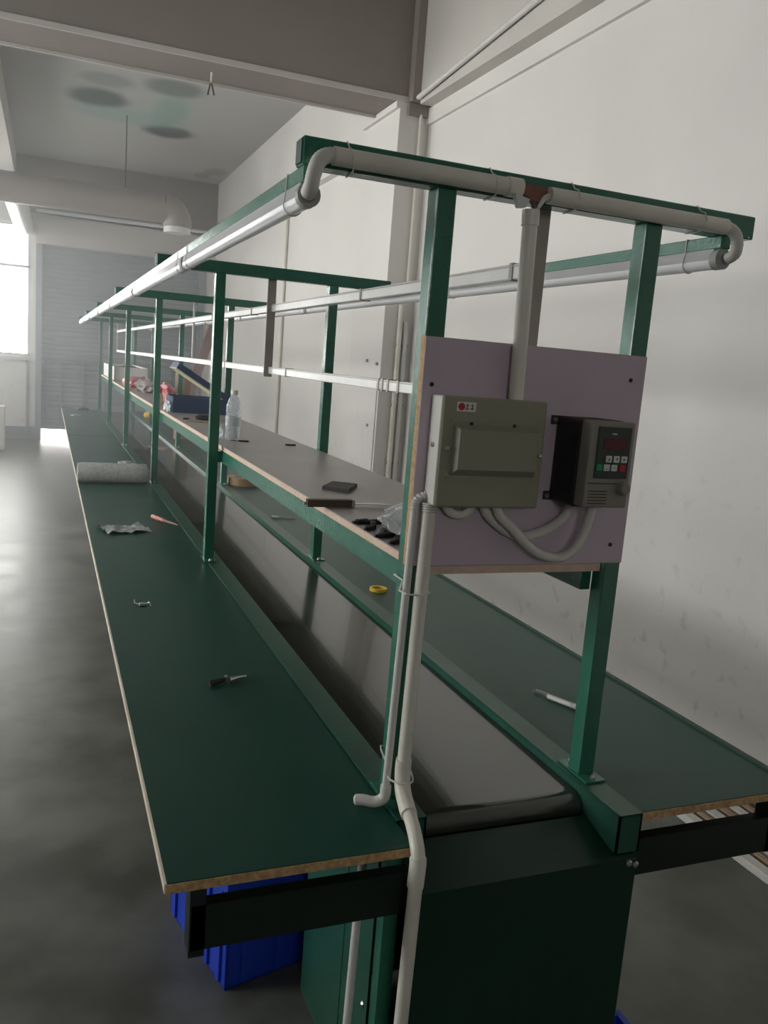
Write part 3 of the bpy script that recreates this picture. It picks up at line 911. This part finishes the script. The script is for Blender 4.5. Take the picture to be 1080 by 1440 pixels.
hose('flexible_hose', [(.600, -.0165, 1.890), (.618, -.018, 1.888), (.631, -.022, 1.878), (.637, -.024, 1.860), (.638, -.020, 1.842), (.636, -.004, 1.834)], .0115, 'grey corrugated hose bending from crossbeam pipe to wall lamp', rib=.0004)


# ================================================================== things lying about
def crate(loc, rz, L, Wd, H, label):
    t = thing('storage_crate', loc, label, 'crate', 'blue plastic crates')
    def walls(bm):
        th = .006
        box(bm, -Wd / 2, Wd / 2, -L / 2, L / 2, 0, th)
        for s in (-1, 1):
            box(bm, s * Wd / 2 - (th if s > 0 else 0), s * Wd / 2 + (0 if s > 0 else th), -L / 2, L / 2, 0, H)
            box(bm, -Wd / 2, Wd / 2, s * L / 2 - (th if s > 0 else 0), s * L / 2 + (0 if s > 0 else th), 0, H)
    saved = ORG[t.name]
    ORG[t.name] = Vector((0, 0, 0))
    new('shell', walls, 'blue', t)
    e = .010
    new('rim', boxes([(-Wd / 2 - e, Wd / 2 + e, s * L / 2 - (0 if s > 0 else e), s * L / 2 + (e if s > 0 else 0), H - .03, H) for s in (-1, 1)] +
                     [(s * Wd / 2 - (0 if s > 0 else e), s * Wd / 2 + (e if s > 0 else 0), -L / 2, L / 2, H - .03, H) for s in (-1, 1)]), 'blue', t)
    for s in (-1, 1):
        for k in range(5):
            y = -L / 2 + L * (k + .5) / 5
            new('rib', bx(min(s * Wd / 2, s * (Wd / 2 + .007)), max(s * Wd / 2, s * (Wd / 2 + .007)), y - .010, y + .010, 0.01, H - .03), 'blue', t)
        for k in range(4):
            x = -Wd / 2 + Wd * (k + .5) / 4
            new('rib', bx(x - .010, x + .010, min(s * L / 2, s * (L / 2 + .007)), max(s * L / 2, s * (L / 2 + .007)), 0.01, H - .03), 'blue', t)
    ORG[t.name] = saved
    t.rotation_euler = (0, 0, rz)
    return t


crate((-.030, .712, 0), math.radians(14), .36, .40, .30, 'blue ribbed plastic crate on the floor under the aisle side worktop')
crate((.660, -.06, 0), math.radians(0), .34, .14, .03, 'low blue tray on the floor beside the conveyor end')

# bubble wrap roll
br = thing('bubble_wrap_roll', (-.23, 4.0, .75), 'fat translucent bubble wrap roll lying across the worktop', 'roll')
new('roll', lambda bm: lathe(bm, [(.030, -.435), (.056, -.432), (.061, -.40), (.060, -.1), (.062, -.04), (.057, -.028), (.030, -.026)], 26, (0, 4.0, .810), 'x'), 'bubble', br, smooth=True)
new('loose_flap', crumple(-.14, 4.06, .862, .05, .03, .012, .5, 3, 3), 'bubble', br, smooth=True)
new('core', lambda bm: lathe(bm, [(.024, -.437), (.024, -.433)], 16, (0, 4.0, .810), 'x'), 'kraft', br)


def sheet(pts, thick=.002):
    """thin crumpled polygon lying on the bench"""
    def f(bm):
        loft(bm, [[Vector(p) for p in pts], [Vector(p) + Vector((0, 0, thick)) for p in pts]])
    return f


def film(x0, y0, x1, y1, w, z, seed, h=.02):
    def f(bm):
        a, b = Vector((x0, y0)), Vector((x1, y1))
        d = (b - a).normalized()
        n = Vector((-d.y, d.x))
        g = []
        for i in range(11):
            row = []
            for j in range(7):
                t, s = i / 10, j / 6 - .5
                p = a.lerp(b, t) + n * s * w * (1 + .3 * mnoise.noise(Vector((t * 3, seed, 0))))
                zz = z + h * abs(mnoise.noise(Vector((t * 4, s * 4, seed)))) + .002
                row.append(bm.verts.new((p.x, p.y, zz)))
            g.append(row)
        for i in range(10):
            for j in range(6):
                bm.faces.new((g[i][j], g[i + 1][j], g[i + 1][j + 1], g[i][j + 1]))
    return f


new('plastic_bag', film(-.37, 2.55, -.175, 2.60, .16, .75, 2, .035), 'film', smooth=True, label='crumpled clear plastic bag lying flat on the aisle worktop', cat='bag')
ps = thing('pliers', (-.07, 2.73, .75), 'salmon handled cutters lying at the worktop seam', 'pliers')
new('handle', tb(smooth_path([(-.118, 2.85, .762), (-.100, 2.79, .764), (-.075, 2.74, .762)], 5), .010, 8), 'pink', ps, smooth=True)
new('handle', tb(smooth_path([(-.108, 2.80, .760), (-.085, 2.77, .762), (-.075, 2.74, .762)], 5), .009, 8), 'pink', ps, smooth=True)
new('jaw', tb([(-.078, 2.745, .762), (-.020, 2.655, .757)], lambda t: .009 - .006 * t, 8), 'pinkwood', ps, smooth=True)
cl = thing('metal_clip', (-.315, 1.36, .75), 'tiny metal clip lying alone on the aisle worktop', 'clip')
new('body', bx(-.326, -.300, 1.352, 1.366, .7505, .760, bev=.002), 'steel', cl)
new('prong', tb(smooth_path([(-.300, 1.358, .756), (-.294, 1.350, .764), (-.290, 1.345, .753)], 4), .002, 6), 'steel', cl)
new('prong', tb([(-.326, 1.36, .756), (-.338, 1.38, .756), (-.338, 1.385, .765)], .002, 6), 'steel', cl)
pk = thing('small_pliers', (-.17, .66, .75), 'small dark pliers with a shiny tip near the post foot', 'pliers')
new('handle', tb(smooth_path([(-.225, .632, .757), (-.205, .645, .758), (-.182, .662, .758)], 4), .006, 8), 'black', pk, smooth=True)
new('handle', tb(smooth_path([(-.220, .655, .756), (-.200, .660, .758), (-.182, .662, .758)], 4), .004, 8), 'black', pk, smooth=True)
new('pivot', lambda bm: lathe(bm, [(.005, .752), (.005, .766), (.003, .768)], 10, (-.178, .664, 0)), 'steel', pk)
new('jaw', tb([(-.170, .660, .757), (-.150, .668, .759), (-.122, .682, .756)], lambda t: .008 - .005 * t, 8), 'steel', pk, smooth=True)
# far small things
for k, (x, y, mm, lb) in enumerate([(-.17, 10.03, 'black', 'small dark tool at the far end of the aisle worktop'), (-.30, 9.1, 'steel', 'scattered pale scrap near the far end of the aisle worktop')]):
    new('scrap_piece', crumple(x, y, .7495, .06, .05, .025 if k == 0 else .01, .5, k + 4), mm, label=lb, cat='scrap')

# wall-side worktop
new('yellow_tape_ring', lambda bm: [loft(bm, [[(.548 + r * math.cos(a), 1.462 + r * 1.0 * math.sin(a), z) for r, z in ((.022, .7505), (.033, .7505), (.033, .762), (.022, .762))] for a in [2 * math.pi * k / 24 for k in range(25)]], cap=False)], 'yellow', smooth=True, label='little yellow tape ring on the wall side worktop', cat='tape')
kn = thing('utility_knife', (.63, .37, .75), 'slim metal box cutter with ribbed tail beside the post', 'knife')
d0, d1 = Vector((.598, .445, .757)), Vector((.662, .300, .758))
new('sleeve', tb([d0.lerp(d1, .3), d0.lerp(d1, .74)], .0065, 8), 'boxside', kn, smooth=True)
new('ribbed_tail', tb(dense(d0.lerp(d1, .74), d1, .004), .0062, 8, rib=.0012), 'boxside', kn)
new('blade', tb([d0, d0.lerp(d1, .32)], .003, 6), 'steel', kn)
new('spine', tb([d0 + Vector((.012, .004, 0)), d1 + Vector((.012, .004, 0))], .0028, 6), 'alu_grey', kn)
tr = thing('packing_tape_roll', (.594, 4.05, .75), 'brown packing tape roll under the shelf on the wall worktop', 'tape')
def ring(bm, c, r0, r1, z0, z1, n=28):
    loft(bm, [[(c[0] + r * math.cos(a), c[1] + r * math.sin(a), z) for r, z in ((r0, z0), (r1, z0), (r1, z1), (r0, z1))] for a in [2 * math.pi * k / n for k in range(n + 1)]], cap=False)
new('tape', lambda bm: ring(bm, (.594, 4.05), .075, .105, .7505, .800), 'brown', tr, smooth=True)
new('core', lambda bm: ring(bm, (.594, 4.05), .070, .0755, .7505, .799), 'carton', tr, smooth=True)
new('cup', lambda bm: lathe(bm, [(.03, .751), (.038, .83), (.036, .83), (.028, .757)], 16, (.69, 4.33, 0)), 'carton', smooth=True, label='white cup behind the brown tape roll', cat='cup')
sc = thing('screwdriver', (.56, 2.87, .75), 'tiny steel screwdriver rod lying on the wall worktop', 'screwdriver')
new('shaft', tb([(.512, 2.89, .755), (.612, 2.845, .755)], .003, 6), 'steel', sc)
new('grip', tb([(.498, 2.896, .757), (.530, 2.882, .757)], .006, 8), 'boxside', sc)
new('plastic_piece', sheet([(.20, 6.2, .7345), (.33, 6.0, .7345), (.40, 6.12, .7345), (.26, 6.34, .7345)], .006), 'pinkwood', label='flat pinkish piece lying on the belt', cat='piece')
new('yellow_ball', crumple(.56, 9.3, .7505, .07, .07, .055, .1, 9), 'yellow', smooth=True, label='yellow ball of plastic on the far wall side worktop', cat='plastic')

# on the shelf
ZS = 1.2155
pg = thing('plastic_bag', (.13, .36, ZS), 'clear plastic bag bulging next to the control board on shelf', 'bag')
new('film', crumple(.160, .29, ZS, .080, .115, .042, .35, 11, 3, 3), 'film', pg, smooth=True)
spots = [(.062, .405, 20), (.078, .375, 70), (.092, .40, 10), (.058, .335, 40), (.072, .29, 80), (.060, .255, 15), (.074, .22, 60), (.064, .195, 30), (.095, .26, 5), (.11, .33, 50)]
for k, (x, y, a) in enumerate(spots):
    t = thing('plastic_clip', (x, y, ZS), 'black plastic clip lying at the mouth of the clear bag', 'clip', 'black clips spilling from the bag')
    sv = ORG[t.name]
    ORG[t.name] = Vector((0, 0, 0))
    new('body', bx(-.017, .017, -.006, .006, .0, .011, bev=.002), 'black', t)
    new('pin', bx(-.027, -.017, -.003, .003, .002, .008), 'black', t)
    ORG[t.name] = sv
    t.rotation_euler = (0, 0, math.radians(a))
kf = thing('kitchen_knife', (.09, .615, ZS), 'knife with a dark wooden handle jutting over the shelf edge', 'knife')
new('handle', lambda bm: loft(bm, [[(x, .615 + s * w, ZS + .011 + h) for s, h in ((-1, -.009), (1, -.009), (1, .009), (-1, .009))] for x, w in ((-.008, .010), (.0, .012), (.05, .011), (.10, .0115), (.112, .010))]), 'wood', kf)
new('blade', lambda bm: prism(bm, [(.110, .607), (.205, .600), (.215, .606), (.190, .624), (.110, .622)], ZS + .009, ZS + .011, 'xy'), 'steel', kf)
new('ferrule', bx(.108, .116, .604, .626, ZS + .001, ZS + .020), 'alu_grey', kf)
new('bolster_tab', bx(-.016, -.008, .612, .618, ZS + .007, ZS + .013), 'alu_grey', kf)
ph = thing('tablet_block', (.185, .93, ZS), 'flat black rectangular block lying behind the knife on shelf', 'block')
new('body', lambda bm: prism(bm, [(.123, .905), (.185, 1.005), (.250, .962), (.180, .835)], ZS, ZS + .010, 'xy'), 'black', ph)
new('top_sheet', lambda bm: prism(bm, [(.127, .905), (.186, 1.000), (.246, .961), (.180, .840)], ZS + .010, ZS + .0115, 'xy'), 'brownblack', ph)
bt = thing('water_bottle', (.130, 2.22, ZS), 'empty clear plastic water bottle standing on the shelf', 'bottle')
new('body', lambda bm: lathe(bm, [(.024, .0), (.031, .006), (.032, .03), (.0295, .045), (.032, .06), (.032, .10), (.0295, .112), (.032, .125), (.030, .150), (.020, .178), (.0135, .190), (.0135, .200)], 24, (.130, 2.22, ZS)), 'bottle', bt, smooth=True)
new('label_band', lambda bm: lathe(bm, [(.0325, .062), (.0325, .102)], 24, (.130, 2.22, ZS), cap=False), 'film', bt, smooth=True)
new('cap', lambda bm: lathe(bm, [(.0155, .196), (.0155, .212), (.014, .214)], 16, (.130, 2.22, ZS)), 'pvc_white', bt, smooth=True)
new('plastic_bag', crumple(.075, 2.30, ZS, .028, .06, .045, .4, 21, 3), 'film', smooth=True, label='little clear bag leaning by the water bottle and post', cat='bag')
for k, (x, y, lb) in enumerate([(.170, 2.18, 'thin dark clip in front of the water bottle'), (.355, 2.10, 'thin dark clip alone in the middle of the shelf')]):
    new('dark_clip', bx(x - .022, x + .022, y - .006, y + .006, ZS, ZS + .006, bev=.001), 'black', label=lb, cat='clip')
new('black_pouch', crumple(.195, 3.30, ZS, .05, .06, .018, .3, 31), 'black', smooth=True, label='small black pouch in front of the blue case', cat='pouch')
new('dark_clip', bx(.075, .105, 3.26, 3.28, ZS, ZS + .008), 'black', label='dark bit near the black pouch and shelf edge', cat='clip')
new('wood_stick', bx(.06, .20, 3.10, 3.13, ZS, ZS + .006), 'stripwood', label='flat wooden stick lying before the black pouch', cat='stick')
cs = thing('open_case', (.25, 3.9, ZS), 'open navy blue case with cream lining and raised lid', 'case')
new('base', boxes([(.085, .425, 3.76, 3.766, ZS, ZS + .092), (.085, .425, 4.06, 4.066, ZS, ZS + .092), (.085, .091, 3.766, 4.06, ZS, ZS + .092), (.419, .425, 3.766, 4.06, ZS, ZS + .092), (.091, .419, 3.766, 4.06, ZS, ZS + .006)]), 'caseblue', cs)
new('lining', bx(.093, .417, 3.768, 4.058, ZS + .006, ZS + .075), 'cream', cs)


def lid(bm, off0, off1):
    a, b = Vector((.414, ZS + .074)), Vector((.100, ZS + .262))
    d = (b - a).normalized()
    n = Vector((-d.y, d.x)) * -1
    q = [a + n * off0, b + n * off0, b + n * off1, a + n * off1]
    prism(bm, [(p.x, p.y) for p in q], 3.77, 4.06, 'xz')


new('lid', lambda bm: lid(bm, 0, .036), 'caseblue', cs)
new('lid_lining', lambda bm: lid(bm, -.006, 0.0), 'cream', cs)
jr = thing('glue_jar', (.075, 4.35, ZS), 'small pale jar with a red cap at the shelf edge', 'jar')
new('body', lambda bm: lathe(bm, [(.022, 0), (.024, .01), (.024, .07), (.016, .085)], 16, (.075, 4.35, ZS)), 'cream', jr, smooth=True)
new('cap', lambda bm: lathe(bm, [(.018, .082), (.018, .11)], 16, (.075, 4.35, ZS)), 'btn_red', jr, smooth=True)
new('plastic_bag', crumple(.063, 3.86, ZS, .017, .085, .042, .5, 43, 3.5), 'film', smooth=True, label='clear crinkled bag between the blue case and the post', cat='bag')
new('red_bag', crumple(.17, 4.75, ZS, .06, .16, .085, .4, 51, 3), 'redfilm', smooth=True, label='crumpled reddish pink bag behind the blue case', cat='bag')
new('grey_bag', crumple(.20, 6.15, ZS, .10, .30, .075, .35, 61, 3), 'greybag', smooth=True, label='lumpy grey brown bag past the red bag on shelf', cat='bag')
new('grey_bag', crumple(.15, 7.0, ZS, .09, .32, .06, .35, 71, 3), 'redfilm', smooth=True, label='flat pinkish grey bag beside the white carton', cat='bag')
ct = thing('carton', (.23, 9.1, ZS), 'shallow white open carton at the far end of the shelf', 'carton')
new('walls', boxes([(.06, .066, 8.2, 10.0, ZS, ZS + .15), (.41, .416, 8.2, 10.0, ZS, ZS + .15), (.06, .416, 8.2, 8.206, ZS, ZS + .15), (.06, .416, 9.994, 10.0, ZS, ZS + .15), (.06, .416, 8.2, 10.0, ZS, ZS + .005)]), 'carton', ct)
new('contents', crumple(.24, 8.6, ZS + .03, .14, .30, .09, .3, 81), 'wire', ct, smooth=True)

# brown things leaning at the wall side far down the line
new('cardboard_roll', tb([(.60, 6.9, .7505), (.60, 6.9, 1.42)], .075, 18), 'kraft', smooth=True, label='brown cardboard roll standing on the wall side worktop', cat='roll')
new('leaning_board', lambda bm: prism(bm, [(1.16, 0), (1.33, 0), (1.979, 1.98), (1.979, 2.24), (1.93, 2.30)], 12.72, 12.86), 'pinkwood', label='narrow faded brown board leaning against the wall by the shutter', cat='board')

# stacked strips on the floor by the wall
k = 0
for row, (x, w, mm) in enumerate([(1.60, .055, 'panelwhite'), (1.665, .035, 'stripwood'), (1.71, .055, 'panelwhite'), (1.775, .04, 'stripwood'), (1.825, .05, 'panelwhite'), (1.885, .04, 'stripwood')]):
    new('floor_strip', bx(x, x + w - .010, -.6 + row * .05, 2.4, .0, .028, bev=.003), mm, group='strips lying along the wall', cat='strip',
        label=['white strip lying outermost, farthest from the wall', 'pale wooden strip next to the outermost white one', 'white strip third from the outside of the floor row', 'pale wooden strip fourth from the outside of the row', 'white strip nearest to the wall in the floor row', 'pale wooden strip right against the wall'][row])

# white cabinet box by the aisle
wb = thing('white_box', (-1.33, 11.95, 0), 'tall white carton standing in the aisle by the end window', 'carton')
new('body', bx(-1.56, -1.165, 11.75, 12.15, 0, .62, bev=.004), 'carton', wb)
new('hand_hole', bx(-1.36, -1.28, 11.748, 11.751, .30, .40), 'cap', wb)

# ================================================================== haze volume added over the far end, partly standing in for lens glare
def haze():
    M['haze'] = bpy.data.materials.new('glare_haze')
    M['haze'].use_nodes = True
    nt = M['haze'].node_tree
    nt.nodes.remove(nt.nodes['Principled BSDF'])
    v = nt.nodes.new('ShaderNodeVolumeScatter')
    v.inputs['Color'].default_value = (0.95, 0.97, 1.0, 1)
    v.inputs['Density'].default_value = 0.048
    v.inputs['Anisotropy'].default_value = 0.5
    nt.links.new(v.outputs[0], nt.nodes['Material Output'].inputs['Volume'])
    new('haze', bx(XL_WALL + .01, XR_WALL - .01, 2.2, Y_FAR - .01, .01, Z_CEIL - .01), 'haze', kind='stuff', label='thin added haze veiling the far end, partly as lens glare', cat='haze')


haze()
